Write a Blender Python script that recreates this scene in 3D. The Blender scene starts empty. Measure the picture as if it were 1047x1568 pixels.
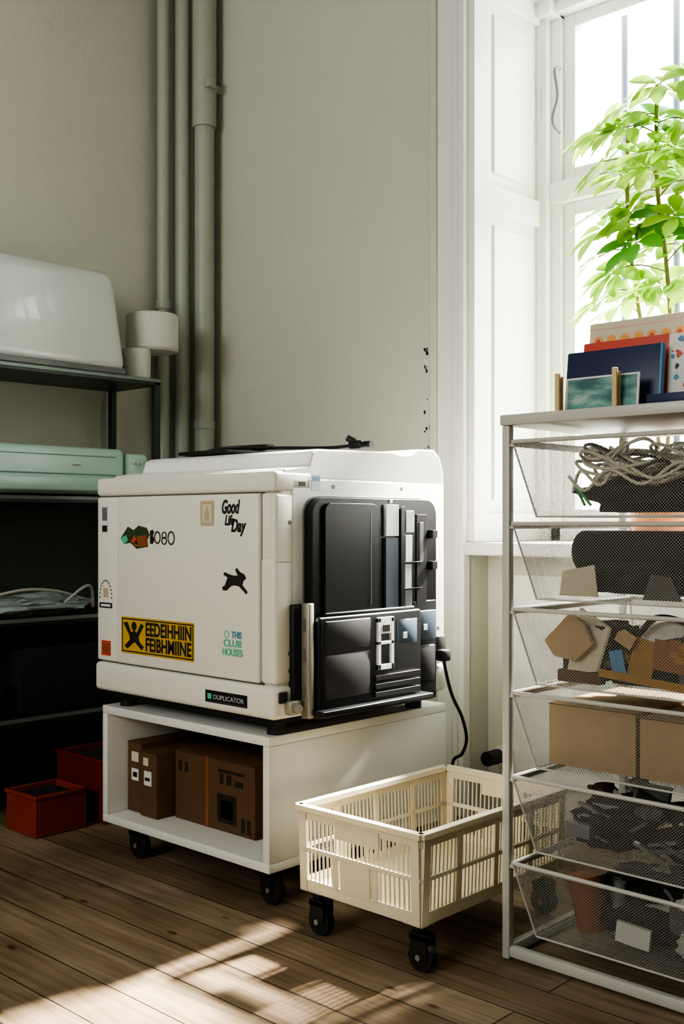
import bpy, bmesh, math, random
from mathutils import Vector, Matrix, noise
random.seed(7)
SC = bpy.context.scene

# ---------------------------------------------------------------- materials
def M(name, col, rough=.5, metal=0., var=.06, scale=6, bump=0., bscale=80, coat=0., trans=0., emit=0.):
    m = bpy.data.materials.new(name); m.use_nodes = True
    nt = m.node_tree; N = nt.nodes; L = nt.links
    b = N['Principled BSDF']
    tc = N.new('ShaderNodeTexCoord')
    nz = N.new('ShaderNodeTexNoise'); nz.inputs['Scale'].default_value = scale; nz.inputs['Detail'].default_value = 4
    L.new(tc.outputs['Object'], nz.inputs['Vector'])
    mx = N.new('ShaderNodeMix'); mx.data_type = 'RGBA'
    mx.inputs[6].default_value = (*[min(1, c*(1-var)) for c in col], 1)
    mx.inputs[7].default_value = (*[min(1, c*(1+var)) for c in col], 1)
    L.new(nz.outputs['Fac'], mx.inputs[0]); L.new(mx.outputs[2], b.inputs['Base Color'])
    b.inputs['Roughness'].default_value = rough; b.inputs['Metallic'].default_value = metal
    b.inputs['Coat Weight'].default_value = coat
    if bump > 0:
        n2 = N.new('ShaderNodeTexNoise'); n2.inputs['Scale'].default_value = bscale; n2.inputs['Detail'].default_value = 3
        L.new(tc.outputs['Object'], n2.inputs['Vector'])
        bp = N.new('ShaderNodeBump'); bp.inputs['Strength'].default_value = bump; bp.inputs['Distance'].default_value = .004
        L.new(n2.outputs['Fac'], bp.inputs['Height']); L.new(bp.outputs['Normal'], b.inputs['Normal'])
    if trans > 0:
        out = N['Material Output']
        t = N.new('ShaderNodeBsdfTranslucent'); L.new(mx.outputs[2], t.inputs['Color'])
        ms = N.new('ShaderNodeMixShader'); ms.inputs[0].default_value = trans
        L.new(b.outputs[0], ms.inputs[1]); L.new(t.outputs[0], ms.inputs[2]); L.new(ms.outputs[0], out.inputs['Surface'])
    return m

def floor_mat():
    m = bpy.data.materials.new('pine_floorboards'); m.use_nodes = True
    nt = m.node_tree; N = nt.nodes; L = nt.links; b = N['Principled BSDF']
    tc = N.new('ShaderNodeTexCoord')
    br = N.new('ShaderNodeTexBrick'); br.inputs['Scale'].default_value = 1
    br.inputs['Brick Width'].default_value = 3.1; br.inputs['Row Height'].default_value = .112
    br.inputs['Mortar Size'].default_value = .0022; br.inputs['Mortar Smooth'].default_value = .5
    br.offset = .37
    br.inputs['Color1'].default_value = (.27, .20, .132, 1); br.inputs['Color2'].default_value = (.37, .292, .205, 1)
    br.inputs['Mortar'].default_value = (.06, .043, .028, 1)
    L.new(tc.outputs['Object'], br.inputs['Vector'])
    mp = N.new('ShaderNodeMapping'); mp.inputs['Scale'].default_value = (1.6, 28, 1); L.new(tc.outputs['Object'], mp.inputs['Vector'])
    nz = N.new('ShaderNodeTexNoise'); nz.inputs['Scale'].default_value = 2.2; nz.inputs['Detail'].default_value = 6
    nz.inputs['Distortion'].default_value = .6
    L.new(mp.outputs[0], nz.inputs['Vector'])
    r = N.new('ShaderNodeValToRGB'); r.color_ramp.elements[0].position = .3; r.color_ramp.elements[0].color = (.60, .54, .46, 1)
    r.color_ramp.elements[1].position = .7; r.color_ramp.elements[1].color = (1.08, 1.06, 1.04, 1)
    L.new(nz.outputs['Fac'], r.inputs[0])
    mu = N.new('ShaderNodeMix'); mu.data_type = 'RGBA'; mu.blend_type = 'MULTIPLY'; mu.inputs[0].default_value = 1
    L.new(br.outputs['Color'], mu.inputs[6]); L.new(r.outputs[0], mu.inputs[7])
    n3 = N.new('ShaderNodeTexNoise'); n3.inputs['Scale'].default_value = 3.0; n3.inputs['Detail'].default_value = 5
    L.new(tc.outputs['Object'], n3.inputs['Vector'])
    r3 = N.new('ShaderNodeValToRGB'); r3.color_ramp.elements[0].position = .35; r3.color_ramp.elements[0].color = (.66, .65, .64, 1)
    r3.color_ramp.elements[1].position = .62; r3.color_ramp.elements[1].color = (1.1, 1.1, 1.1, 1)
    L.new(n3.outputs['Fac'], r3.inputs[0])
    mu3 = N.new('ShaderNodeMix'); mu3.data_type = 'RGBA'; mu3.blend_type = 'MULTIPLY'; mu3.inputs[0].default_value = 1
    L.new(mu.outputs[2], mu3.inputs[6]); L.new(r3.outputs[0], mu3.inputs[7])
    mp2 = N.new('ShaderNodeMapping'); mp2.inputs['Scale'].default_value = (4.5, 10, 1); L.new(tc.outputs['Object'], mp2.inputs['Vector'])
    vo = N.new('ShaderNodeTexVoronoi'); vo.inputs['Scale'].default_value = 1.3; L.new(mp2.outputs[0], vo.inputs['Vector'])
    r2 = N.new('ShaderNodeValToRGB'); r2.color_ramp.elements[0].position = .05; r2.color_ramp.elements[0].color = (.28, .17, .10, 1)
    r2.color_ramp.elements[1].position = .13; r2.color_ramp.elements[1].color = (1, 1, 1, 1)
    L.new(vo.outputs['Distance'], r2.inputs[0])
    mu2 = N.new('ShaderNodeMix'); mu2.data_type = 'RGBA'; mu2.blend_type = 'MULTIPLY'; mu2.inputs[0].default_value = .9
    L.new(mu3.outputs[2], mu2.inputs[6]); L.new(r2.outputs[0], mu2.inputs[7])
    L.new(mu2.outputs[2], b.inputs['Base Color']); b.inputs['Roughness'].default_value = .6
    b.inputs['Specular IOR Level'].default_value = .25
    bp = N.new('ShaderNodeBump'); bp.inputs['Strength'].default_value = .5; bp.inputs['Distance'].default_value = .003; bp.invert = True
    L.new(br.outputs['Fac'], bp.inputs['Height']); L.new(bp.outputs['Normal'], b.inputs['Normal'])
    return m

def wire_mesh_mat():
    m = bpy.data.materials.new('white_wire_mesh'); m.use_nodes = True
    nt = m.node_tree; N = nt.nodes; L = nt.links; b = N['Principled BSDF']
    b.inputs['Base Color'].default_value = (.30, .30, .275, 1); b.inputs['Roughness'].default_value = .5
    tc = N.new('ShaderNodeTexCoord')
    outs = []
    for vec in ((1, .8, 1), (1, .8, -1)):
        d = N.new('ShaderNodeVectorMath'); d.operation = 'DOT_PRODUCT'; d.inputs[1].default_value = vec
        L.new(tc.outputs['Object'], d.inputs[0])
        s = N.new('ShaderNodeMath'); s.operation = 'MULTIPLY'; s.inputs[1].default_value = 1/.0065; L.new(d.outputs['Value'], s.inputs[0])
        f = N.new('ShaderNodeMath'); f.operation = 'FRACT'; L.new(s.outputs[0], f.inputs[0])
        c = N.new('ShaderNodeMath'); c.operation = 'LESS_THAN'; c.inputs[1].default_value = .15; L.new(f.outputs[0], c.inputs[0])
        outs.append(c)
    mx = N.new('ShaderNodeMath'); mx.operation = 'MAXIMUM'; L.new(outs[0].outputs[0], mx.inputs[0]); L.new(outs[1].outputs[0], mx.inputs[1])
    L.new(mx.outputs[0], b.inputs['Alpha'])
    return m

def glass_mat():
    m = bpy.data.materials.new('window_glass'); m.use_nodes = True
    nt = m.node_tree; N = nt.nodes; L = nt.links
    N.remove(N['Principled BSDF'])
    t = N.new('ShaderNodeBsdfTransparent'); g = N.new('ShaderNodeBsdfGlossy'); g.inputs['Roughness'].default_value = .02
    ms = N.new('ShaderNodeMixShader'); ms.inputs[0].default_value = .05
    L.new(t.outputs[0], ms.inputs[1]); L.new(g.outputs[0], ms.inputs[2]); L.new(ms.outputs[0], N['Material Output'].inputs['Surface'])
    return m

WALL = M('wall_plaster', (.525, .525, .455), .85, var=.03, scale=2.5, bump=.4, bscale=45)
TRIM = M('white_trim_paint', (.70, .71, .67), .4, var=.02)
CEIL = M('ceiling_paint', (.66, .66, .63), .9)
FLOOR = floor_mat()
MESH = wire_mesh_mat()
GLASS = glass_mat()
PIPE = M('pipe_paint', (.36, .385, .325), .45, var=.05, scale=12)
WHITE = M('white_laminate', (.72, .72, .675), .45, var=.03)
PRN = M('printer_plastic_cream', (.72, .71, .64), .5, var=.02)
PRN2 = M('printer_plastic_white', (.78, .785, .755), .45, var=.02)
GAP = M('dark_gap', (.12, .115, .10), .8)
BLK = M('black_gloss_plastic', (.007, .008, .010), .32)
BLK2 = M('black_matte_plastic', (.009, .009, .010), .55)
RUB = M('black_rubber', (.012, .012, .012), .6)
BLUE = M('blue_grey_plastic_and_reflection', (.07, .10, .135), .35)
GRY = M('grey_plastic', (.16, .17, .175), .45)
LGRY = M('light_grey_plastic', (.5, .53, .55), .4)
WGRY = M('pale_plastic_strip', (.72, .75, .76), .4)
STEEL = M('galvanised_steel', (.42, .40, .34), .4, metal=.7)
RACK = M('rack_enamel', (.48, .48, .44), .4, var=.04)
SHELFM = M('dark_green_grey_steel', (.03, .04, .037), .4, var=.15)
SHELFSHADE = M('shelf_back_shade', (.06, .07, .064), .7, var=.15)  # shade behind the lower shelves, put into the colour
SHELFE = M('shelf_edge_steel', (.20, .24, .23), .35, metal=.3)
HOOD = M('white_hood_plastic', (.54, .56, .565), .25, var=.02, coat=.3)
STYRO = M('styrofoam', (.60, .60, .56), .9, bump=.5, bscale=150)
TEAL = M('mint_plastic', (.37, .54, .48), .3, var=.04)
TEALD = M('mint_plastic_dark_seam', (.10, .17, .15), .4)
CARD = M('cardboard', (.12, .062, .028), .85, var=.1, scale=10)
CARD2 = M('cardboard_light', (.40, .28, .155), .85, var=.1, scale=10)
INK = M('dark_print_ink', (.02, .016, .012), .7)
PAPER = M('paper_cream', (.60, .54, .41), .8)
PAPERW = M('paper_white', (.66, .66, .62), .7)
YEL = M('yellow_vinyl', (.58, .38, .06), .4)
GRN = M('green_vinyl', (.12, .50, .33), .4)
BLUV = M('blue_vinyl', (.08, .25, .42), .4)
RED = M('dark_red_plastic', (.16, .013, .007), .6)
REDO = M('orange_red_plastic', (.28, .04, .015), .6)
REDV = M('red_vinyl', (.55, .09, .07), .4)
BRN = M('brown_vinyl', (.25, .09, .035), .5)
OLIV = M('dark_green_vinyl', (.04, .07, .03), .5)
TAN = M('tan_vinyl', (.45, .38, .27), .6)
CRATE = M('crate_plastic', (.72, .65, .50), .4, var=.05, trans=.12)
ROPE = M('cream_cable', (.60, .57, .46), .6)
GCAB = M('green_cable', (.06, .40, .12), .5)
NAVY = M('navy_cover', (.015, .025, .085), .45)
ORG = M('orange_print', (.80, .35, .12), .6)
PINK = M('pink_print', (.70, .40, .36), .6)
WOOD = M('clothespin_wood', (.58, .42, .22), .6, var=.12, scale=30)
TERRA = M('terracotta', (.50, .20, .08), .8, var=.1)
SOIL = M('soil', (.05, .035, .025), .95)
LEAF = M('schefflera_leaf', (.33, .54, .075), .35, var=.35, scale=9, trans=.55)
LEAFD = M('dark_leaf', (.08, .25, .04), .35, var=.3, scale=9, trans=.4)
STEM = M('plant_stem', (.25, .22, .10), .7)
CLOTHD = M('dark_cloth', (.018, .018, .017), .9, bump=.5)
CLOTHG = M('grey_cloth', (.11, .105, .095), .9, bump=.5)
CLOTHW = M('white_cloth', (.42, .42, .39), .8, bump=.4)
FILMBAG = M('clear_plastic_bag', (.40, .46, .46), .2, var=.4, scale=20)
IRON = M('iron_bar', (.05, .07, .10), .5)
OCH = M('ochre_stuff', (.35, .18, .045), .7)

def sea_mat():
    m = bpy.data.materials.new('seascape_print'); m.use_nodes = True
    nt = m.node_tree; N = nt.nodes; L = nt.links; b = N['Principled BSDF']; b.inputs['Roughness'].default_value = .4
    tc = N.new('ShaderNodeTexCoord'); mp = N.new('ShaderNodeMapping'); mp.inputs['Scale'].default_value = (12, 12, 34)
    nz = N.new('ShaderNodeTexNoise'); nz.inputs['Scale'].default_value = 1.4; nz.inputs['Detail'].default_value = 5
    L.new(tc.outputs['Object'], mp.inputs[0]); L.new(mp.outputs[0], nz.inputs['Vector'])
    r = N.new('ShaderNodeValToRGB'); e = r.color_ramp.elements
    e[0].position = .36; e[0].color = (.04, .12, .14, 1); e[1].position = .68; e[1].color = (.36, .48, .42, 1)
    k = e.new(.52); k.color = (.12, .27, .25, 1)
    L.new(nz.outputs['Fac'], r.inputs[0]); L.new(r.outputs[0], b.inputs['Base Color'])
    return m
SEA = sea_mat()

# ---------------------------------------------------------------- builder
def catmull(pts, n=6, cyc=False):
    P = [Vector(p) for p in pts]; out = []; c = len(P)
    rng = range(c) if cyc else range(c-1)
    for i in rng:
        if cyc: p0, p1, p2, p3 = P[(i-1) % c], P[i], P[(i+1) % c], P[(i+2) % c]
        else: p0, p1, p2, p3 = P[max(i-1, 0)], P[i], P[i+1], P[min(i+2, c-1)]
        for k in range(n):
            t = k/n
            out.append(.5*((2*p1)+(-p0+p2)*t+(2*p0-5*p1+4*p2-p3)*t*t+(-p0+3*p1-3*p2+p3)*t**3))
    if not cyc: out.append(P[-1])
    return out

class MB:
    def __init__(s): s.v = []; s.f = []; s.m = []; s.mats = []
    def mi(s, mat):
        if mat not in s.mats: s.mats.append(mat)
        return s.mats.index(mat)
    def add(s, vs, fs, mat):
        b = len(s.v); s.v += [tuple(v) for v in vs]; k = s.mi(mat)
        for f in fs: s.f.append([b+i for i in f]); s.m.append(k)
    def box(s, a, b, mat, T=None):
        x0, y0, z0 = a; x1, y1, z1 = b
        vs = [Vector(p) for p in ((x0,y0,z0),(x1,y0,z0),(x1,y1,z0),(x0,y1,z0),(x0,y0,z1),(x1,y0,z1),(x1,y1,z1),(x0,y1,z1))]
        if T: vs = [T @ v for v in vs]
        s.add(vs, [(0,3,2,1),(4,5,6,7),(0,1,5,4),(1,2,6,5),(2,3,7,6),(3,0,4,7)], mat)
    def rbox(s, a, b, mat, r=.004, seg=2, T=None, edit=None):
        bm = bmesh.new(); bmesh.ops.create_cube(bm, size=1)
        c = [(a[i]+b[i])/2 for i in range(3)]; d = [abs(b[i]-a[i]) for i in range(3)]
        for v in bm.verts:
            v.co = Vector((v.co[0]*d[0], v.co[1]*d[1], v.co[2]*d[2]))
            if edit: v.co = edit(v.co, d)
        bmesh.ops.bevel(bm, geom=bm.edges[:], offset=min(r, min(d)*.45), segments=seg, affect='EDGES', profile=.5)
        bm.verts.index_update()
        vs = [v.co+Vector(c) for v in bm.verts]
        if T: vs = [T @ v for v in vs]
        s.add(vs, [[v.index for v in f.verts] for f in bm.faces], mat); bm.free()
    def cyl(s, p0, p1, r0, mat, r1=None, n=20):
        p0 = Vector(p0); p1 = Vector(p1); r1 = r0 if r1 is None else r1
        q = (p1-p0).to_track_quat('Z', 'Y'); vs = []
        for p, r in ((p0, r0), (p1, r1)):
            for i in range(n):
                a = 2*math.pi*i/n; vs.append(p+q @ Vector((r*math.cos(a), r*math.sin(a), 0)))
        fs = [(i, (i+1) % n, n+(i+1) % n, n+i) for i in range(n)]+[list(range(n))[::-1], list(range(n, 2*n))]
        s.add(vs, fs, mat)
    def tube(s, pts, r, mat, n=8, cyc=False, sub=6):
        P = catmull(pts, sub, cyc) if sub > 1 else [Vector(p) for p in pts]
        c = len(P); vs = []; up = None
        for i in range(c):
            if cyc: t = P[(i+1) % c]-P[i-1]
            else: t = P[min(i+1, c-1)]-P[max(i-1, 0)]
            if t.length < 1e-9: t = Vector((0, 0, 1))
            t.normalize()
            if up is None: up = t.orthogonal().normalized()
            else:
                up = up-t*up.dot(t)
                up = up.normalized() if up.length > 1e-6 else t.orthogonal().normalized()
            w = t.cross(up)
            for k in range(n):
                a = 2*math.pi*k/n; vs.append(P[i]+r*(math.cos(a)*up+math.sin(a)*w))
        fs = []
        for i in range(c if cyc else c-1):
            j = (i+1) % c
            for k in range(n): fs.append((i*n+k, i*n+(k+1) % n, j*n+(k+1) % n, j*n+k))
        if not cyc: fs += [list(range(n))[::-1], list(range((c-1)*n, c*n))]
        s.add(vs, fs, mat)
    def lathe(s, c, prof, mat, n=36):
        vs = []; c = Vector(c)
        for r, z in prof:
            for i in range(n):
                a = 2*math.pi*i/n; vs.append(c+Vector((r*math.cos(a), r*math.sin(a), z)))
        fs = []
        for j in range(len(prof)-1):
            for i in range(n): fs.append((j*n+i, j*n+(i+1) % n, (j+1)*n+(i+1) % n, (j+1)*n+i))
        fs.append(list(range(n))[::-1]); fs.append(list(range((len(prof)-1)*n, len(prof)*n)))
        s.add(vs, fs, mat)
    def prism(s, pts, vec, mat):
        P = [Vector(p) for p in pts]; v = Vector(vec); n = len(P)
        s.add(P+[p+v for p in P], [list(range(n))[::-1], list(range(n, 2*n))]+[(i, (i+1) % n, n+(i+1) % n, n+i) for i in range(n)], mat)
    def blob(s, c, sc, seed, mat, amp=.35, fr=2.2, sub=4):
        bm = bmesh.new(); bmesh.ops.create_icosphere(bm, subdivisions=sub, radius=1)
        for v in bm.verts:
            k = 1+amp*noise.noise(v.co*fr+Vector((seed*3.1, seed, 0)))+amp*.4*noise.noise(v.co*fr*3+Vector((seed, 0, 9)))
            v.co = Vector((v.co[0]*k*sc[0], v.co[1]*k*sc[1], max(-.75, v.co[2]*k)*sc[2]))+Vector(c)
        bm.verts.index_update()
        s.add([v.co.copy() for v in bm.verts], [[v.index for v in f.verts] for f in bm.faces], mat); bm.free()
    def text(s, body, x0, x1, z0, z1, y, mat, off=.0, shear=0.):
        cu = bpy.data.curves.new('t', 'FONT'); cu.body = body; cu.offset = off; cu.shear = shear; cu.extrude = .004; cu.space_character = 1.02
        ob = bpy.data.objects.new('t', cu); SC.collection.objects.link(ob); bpy.context.view_layer.update()
        me = bpy.data.meshes.new_from_object(ob.evaluated_get(bpy.context.evaluated_depsgraph_get()))
        vs = [v.co.copy() for v in me.vertices]; fs = [list(p.vertices) for p in me.polygons]
        bpy.data.objects.remove(ob); bpy.data.meshes.remove(me)
        if not vs: return
        mnx = min(v.x for v in vs); mxx = max(v.x for v in vs); mny = min(v.y for v in vs); mxy = max(v.y for v in vs)
        out = [(x0+(v.x-mnx)/(mxx-mnx)*(x1-x0), y-(.0006 if v.z > 0 else 0), z0+(v.y-mny)/(mxy-mny)*(z1-z0)) for v in vs]
        s.add(out, fs, mat)
    def build(s, name, parent=None, bevel=0, seg=2, ang=35):
        me = bpy.data.meshes.new(name); me.from_pydata(s.v, [], s.f)
        for m in s.mats: me.materials.append(m)
        for p, k in zip(me.polygons, s.m): p.material_index = k; p.use_smooth = True
        bm = bmesh.new(); bm.from_mesh(me); bmesh.ops.recalc_face_normals(bm, faces=bm.faces[:]); bm.to_mesh(me); bm.free()
        me.set_sharp_from_angle(angle=math.radians(ang))
        o = bpy.data.objects.new(name, me); SC.collection.objects.link(o)
        if bevel:
            bv = o.modifiers.new('bevel', 'BEVEL'); bv.width = bevel; bv.segments = seg; bv.limit_method = 'ANGLE'
        if parent: o.parent = parent
        return o

def empty(name, loc=(0, 0, 0)):
    e = bpy.data.objects.new(name, None); SC.collection.objects.link(e); e.empty_display_size = .1
    return e

# ---------------------------------------------------------------- room shell
XW, YW = -3.36, 2.70
XR, YB = 2.6, -2.6
ZC = 3.15
XO, XO2 = -2.01, -.62       # window niche
YWIN = 3.13
b = MB(); b.box((XW-.3, YB-.3, -.1), (XR+.3, YWIN+.2, 0), FLOOR); b.build('floor')
b = MB(); b.box((XW-.3, YB-.3, ZC), (XR+.3, YWIN+.2, ZC+.1), CEIL); b.build('ceiling')
b = MB(); b.box((XW-.2, YB-.2, 0), (XW, YW, ZC), WALL); b.build('wall_left')
b = MB()
b.box((XW-.2, YW, 0), (XO, YWIN+.12, ZC), WALL)
b.box((XO, YW, 2.62), (XO2, YWIN+.12, ZC), WALL)
b.box((XO, YW+.10, 0), (XO2, YWIN+.12, .80), WALL)
b.box((XO2, YW, 0), (XR+.2, YWIN+.12, ZC), WALL)
b.build('wall_window')
b = MB(); b.box((XR, YB-.2, 0), (XR+.2, YW, ZC), WALL); b.build('wall_right')
BWX0, BWX1, BWZ0, BWZ1 = -2.4, -.7, 1.65, 2.9
b = MB()   # wall behind the camera, with an unseen opening added to let in fill light
b.box((XW-.2, YB-.2, 0), (BWX0, YB, ZC), WALL); b.box((BWX1, YB-.2, 0), (XR+.2, YB, ZC), WALL)
b.box((BWX0, YB-.2, 0), (BWX1, YB, BWZ0), WALL); b.box((BWX0, YB-.2, BWZ1), (BWX1, YB, ZC), WALL)
b.build('wall_back')

b = MB()
for i in range(50):
    z = random.choice([1.43, 1.40, 1.27, 1.19, 1.13, 1.12, 1.07])+random.uniform(-.022, .022); x = -2.168+random.uniform(-.016, .012)
    s = random.uniform(.003, .009); n = random.randint(4, 6)
    pts = [(x+s*math.cos(6.28*k/n)*random.uniform(.4, 1.1), YW-.001, z+s*math.sin(6.28*k/n)*random.uniform(.6, 1.4)) for k in range(n)]
    b.prism(pts, (0, .0005, 0), random.choice([GRY, NAVY, PAPERW, PAPERW, BLK2]))
b.build('wall_paint_chips')

# casing
b = MB()
b.box((-2.140, YW-.012, 0), (-2.01, YW, 2.78), TRIM)
b.box((-2.148, YW-.024, 0), (-2.122, YW, 2.80), WALL)
b.box((-2.062, YW-.022, 0), (-2.035, YW, 2.70), TRIM)
b.box((-2.03, YW-.034, 0), (-2.005, YW, 2.65), TRIM)
b.box((-2.148, YW-.024, 2.72), (-.46, YW, 2.80), TRIM)
b.box((-.62, YW-.028, 0), (-.46, YW, 2.72), TRIM)
b.build('trim_1', bevel=.005, seg=3)
b = MB()
def shutter(x, sg):
    f = lambda y0, y1, z0, z1, t: b.box((min(x, x+sg*t), y0, z0), (max(x, x+sg*t), y1, z1), TRIM)
    f(YW, YWIN, .84, 2.60, .008)
    f(YW-.01, YW+.075, .84, 2.60, .026); f(3.055, 3.10, .84, 2.60, .026)
    f(YW+.07, 3.06, 1.87, 1.955, .024); f(YW+.07, 3.06, .84, .93, .024); f(YW+.07, 3.06, 2.53, 2.60, .024)
    f(YW+.11, 3.02, .97, 1.83, .015); f(YW+.11, 3.02, 1.995, 2.49, .015)
shutter(XO, 1); shutter(XO2, -1)
b.box((XO, YW, 2.595), (XO2, YWIN+.1, 2.62), TRIM)
b.box((XO-.01, 3.03, 2.55), (-1.93, YWIN+.1, 2.63), TRIM)
b.build('trim_2', bevel=.005, seg=2)
b = MB(); b.rbox((XO-.0, YW-.035, .80), (XO2, YWIN, .84), TRIM, .008, 3)
b.box((XO+.08, YW+.085, .12), (XO2-.08, YW+.10, .74), TRIM); b.build('window_sill', bevel=0)
b = MB(); b.box((XW, YW-.018, 0), (-2.148, YW, .12), TRIM); b.box((XW, YW-.012, .12), (-2.148, YW, .14), TRIM); b.build('baseboard_window', bevel=.004)
b = MB(); b.box((XW, YB, 0), (XW+.018, YW-.018, .12), TRIM); b.build('baseboard_left', bevel=.004)

# window
b = MB(); y0 = YWIN-.04
def fr(x0, x1, z0, z1, ya, yb, mat=TRIM): b.box((x0, ya, z0), (x1, yb, z1), mat)
fr(XO, -1.965, .84, 2.60, y0-.03, y0+.1); fr(-1.967, -1.93, .84, 2.6, y0, y0+.1)
fr(-.70, XO2, .84, 2.60, y0-.03, y0+.1)
fr(XO, XO2, 2.56, 2.597, y0-.03, y0+.1); fr(XO, XO2, .84, .90, y0, y0+.1)
fr(XO, XO2, 1.945, 2.015, y0-.01, y0+.1)
xm = -1.28; fr(xm-.03, xm+.03, .84, 2.60, y0-.01, y0+.1)
for (xa, xb) in ((-1.93, xm-.03), (xm+.03, -.70)):
    for (za, zb) in ((.90, 1.945), (2.015, 2.56)):
        s = .042
        fr(xa, xa+s, za, zb, y0+.02, y0+.065); fr(xb-s, xb, za, zb, y0+.02, y0+.065)
        fr(xa+s, xb-s, za, za+s, y0+.02, y0+.065); fr(xa+s, xb-s, zb-s, zb, y0+.02, y0+.065)
        b.box((xa+s, y0+.04, za+s), (xb-s, y0+.044, zb-s), GLASS)
b.tube([(-1.925, y0-.01, 2.38), (-1.92, y0-.05, 2.36), (-1.915, y0-.04, 2.28), (-1.925, y0-.055, 2.2), (-1.925, y0-.01, 2.17)], .006, GRY)
b.build('window_1', bevel=.004)
b = MB()
for i in range(8): b.cyl((-1.83+i*.187, YWIN+.2, .7), (-1.83+i*.187, YWIN+.2, 2.75), .011, IRON)
b.box((XO-.1, YWIN+.08, .62), (XO2+.1, YWIN+.26, .72), TRIM)
b.build('window_bars')

# ---------------------------------------------------------------- pipes
b = MB(); b.cyl((-3.30, 2.524, 0), (-3.30, 2.524, ZC), .023, PIPE, n=28)
b.cyl((-3.30, 2.524, 1.70), (-3.30, 2.524, 1.73), .028, PIPE, n=28); b.build('heating_pipe')
b = MB(); b.cyl((-3.262, 2.585, 0), (-3.262, 2.585, ZC), .028, PIPE, n=28); b.build('heating_pipe.001')
b = MB(); b.cyl((-3.188, 2.63, 0), (-3.188, 2.63, ZC), .037, PIPE, n=32)
b.cyl((-3.188, 2.63, 2.38), (-3.188, 2.63, ZC), .045, PIPE, n=32); b.cyl((-3.188, 2.63, 1.25), (-3.188, 2.63, 1.28), .040, PIPE, n=32)
b.box((-3.2, 2.66, 2.52), (-3.17, YW, 2.55), PIPE); b.rbox((-3.15, 2.60, 2.515), (-3.128, 2.64, 2.55), PIPE, .004); b.build('drain_pipe')

# ---------------------------------------------------------------- casters
def caster(b, x, y, h, r=.03, dx=.018, w=.02):
    b.box((x-.025, y-.02, h-.006), (x+.025, y+.02, h), STEEL)
    b.cyl((x, y, h-.03), (x, y, h-.004), .012, BLK2)
    b.box((x-.012+dx*.2, y-w/2-.006, r*.9), (x+.03, y-w/2-.002, h-.02), BLK2)
    b.box((x-.012+dx*.2, y+w/2+.002, r*.9), (x+.03, y+w/2+.006, h-.02), BLK2)
    b.box((x-.014, y-w/2-.006, h-.034), (x+.03, y+w/2+.006, h-.024), BLK2)
    b.cyl((x+dx, y-w/2, r), (x+dx, y+w/2, r), r, RUB, n=28)
    b.cyl((x+dx, y-w/2-.008, r), (x+dx, y+w/2+.008, r), .006, STEEL)

# ---------------------------------------------------------------- printer cabinet
E = empty('printer_cabinet')
b = MB(); x0, x1, ya, yb, z0, z1 = -2.497, -1.8365, 1.7056, 2.363, .093, .407; t = .022
b.rbox((x0, ya, z1-t), (x1, yb, z1), WHITE, .002); b.rbox((x0, ya, z0), (x1, yb, z0+t), WHITE, .002)
b.rbox((x0, ya, z0+t), (x0+t, yb, z1-t), WHITE, .002); b.rbox((x1-t, ya, z0+t), (x1, yb, z1-t), WHITE, .002)
b.box((x0+t, yb-.012, z0+t), (x1-t, yb, z1-t), WHITE); b.build('carcass', E)
b = MB()
for cx in (x0+.07, x1-.07):
    for cy in (ya+.06, yb-.07): caster(b, cx, cy, z0, .034)
b.build('casters', E)

def cardboard(name, a, c, mat, marks):
    b = MB(); b.rbox(a, c, mat, .002)
    for (fx0, fx1, fz0, fz1, m) in marks:
        w = c[0]-a[0]; h = c[2]-a[2]
        b.box((a[0]+fx0*w, a[1]-.0008, a[2]+fz0*h), (a[0]+fx1*w, a[1]+.0005, a[2]+fz1*h), m)
    b.box((a[0], a[1]-.0004, c[2]-.003), (c[0], a[1]+.001, c[2]-.0015), INK)
    return b.build(name)
zf = z0+t+.001
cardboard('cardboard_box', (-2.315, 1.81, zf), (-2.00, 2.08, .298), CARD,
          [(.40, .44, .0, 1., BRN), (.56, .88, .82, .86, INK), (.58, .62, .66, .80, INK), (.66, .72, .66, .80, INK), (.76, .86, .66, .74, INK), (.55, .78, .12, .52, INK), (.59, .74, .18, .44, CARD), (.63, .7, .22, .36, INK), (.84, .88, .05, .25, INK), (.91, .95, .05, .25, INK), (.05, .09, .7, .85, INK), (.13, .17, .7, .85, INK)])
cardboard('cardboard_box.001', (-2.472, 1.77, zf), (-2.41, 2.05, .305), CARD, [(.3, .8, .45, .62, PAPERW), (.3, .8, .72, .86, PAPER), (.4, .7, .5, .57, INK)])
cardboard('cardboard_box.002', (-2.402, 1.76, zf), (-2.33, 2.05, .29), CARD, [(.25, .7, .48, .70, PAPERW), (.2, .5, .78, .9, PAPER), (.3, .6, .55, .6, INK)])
cardboard('cardboard_box.003', (-1.985, 1.86, zf), (-1.90, 2.05, .27), CARD, [(.2, .8, .3, .7, PAPER)])

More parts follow.
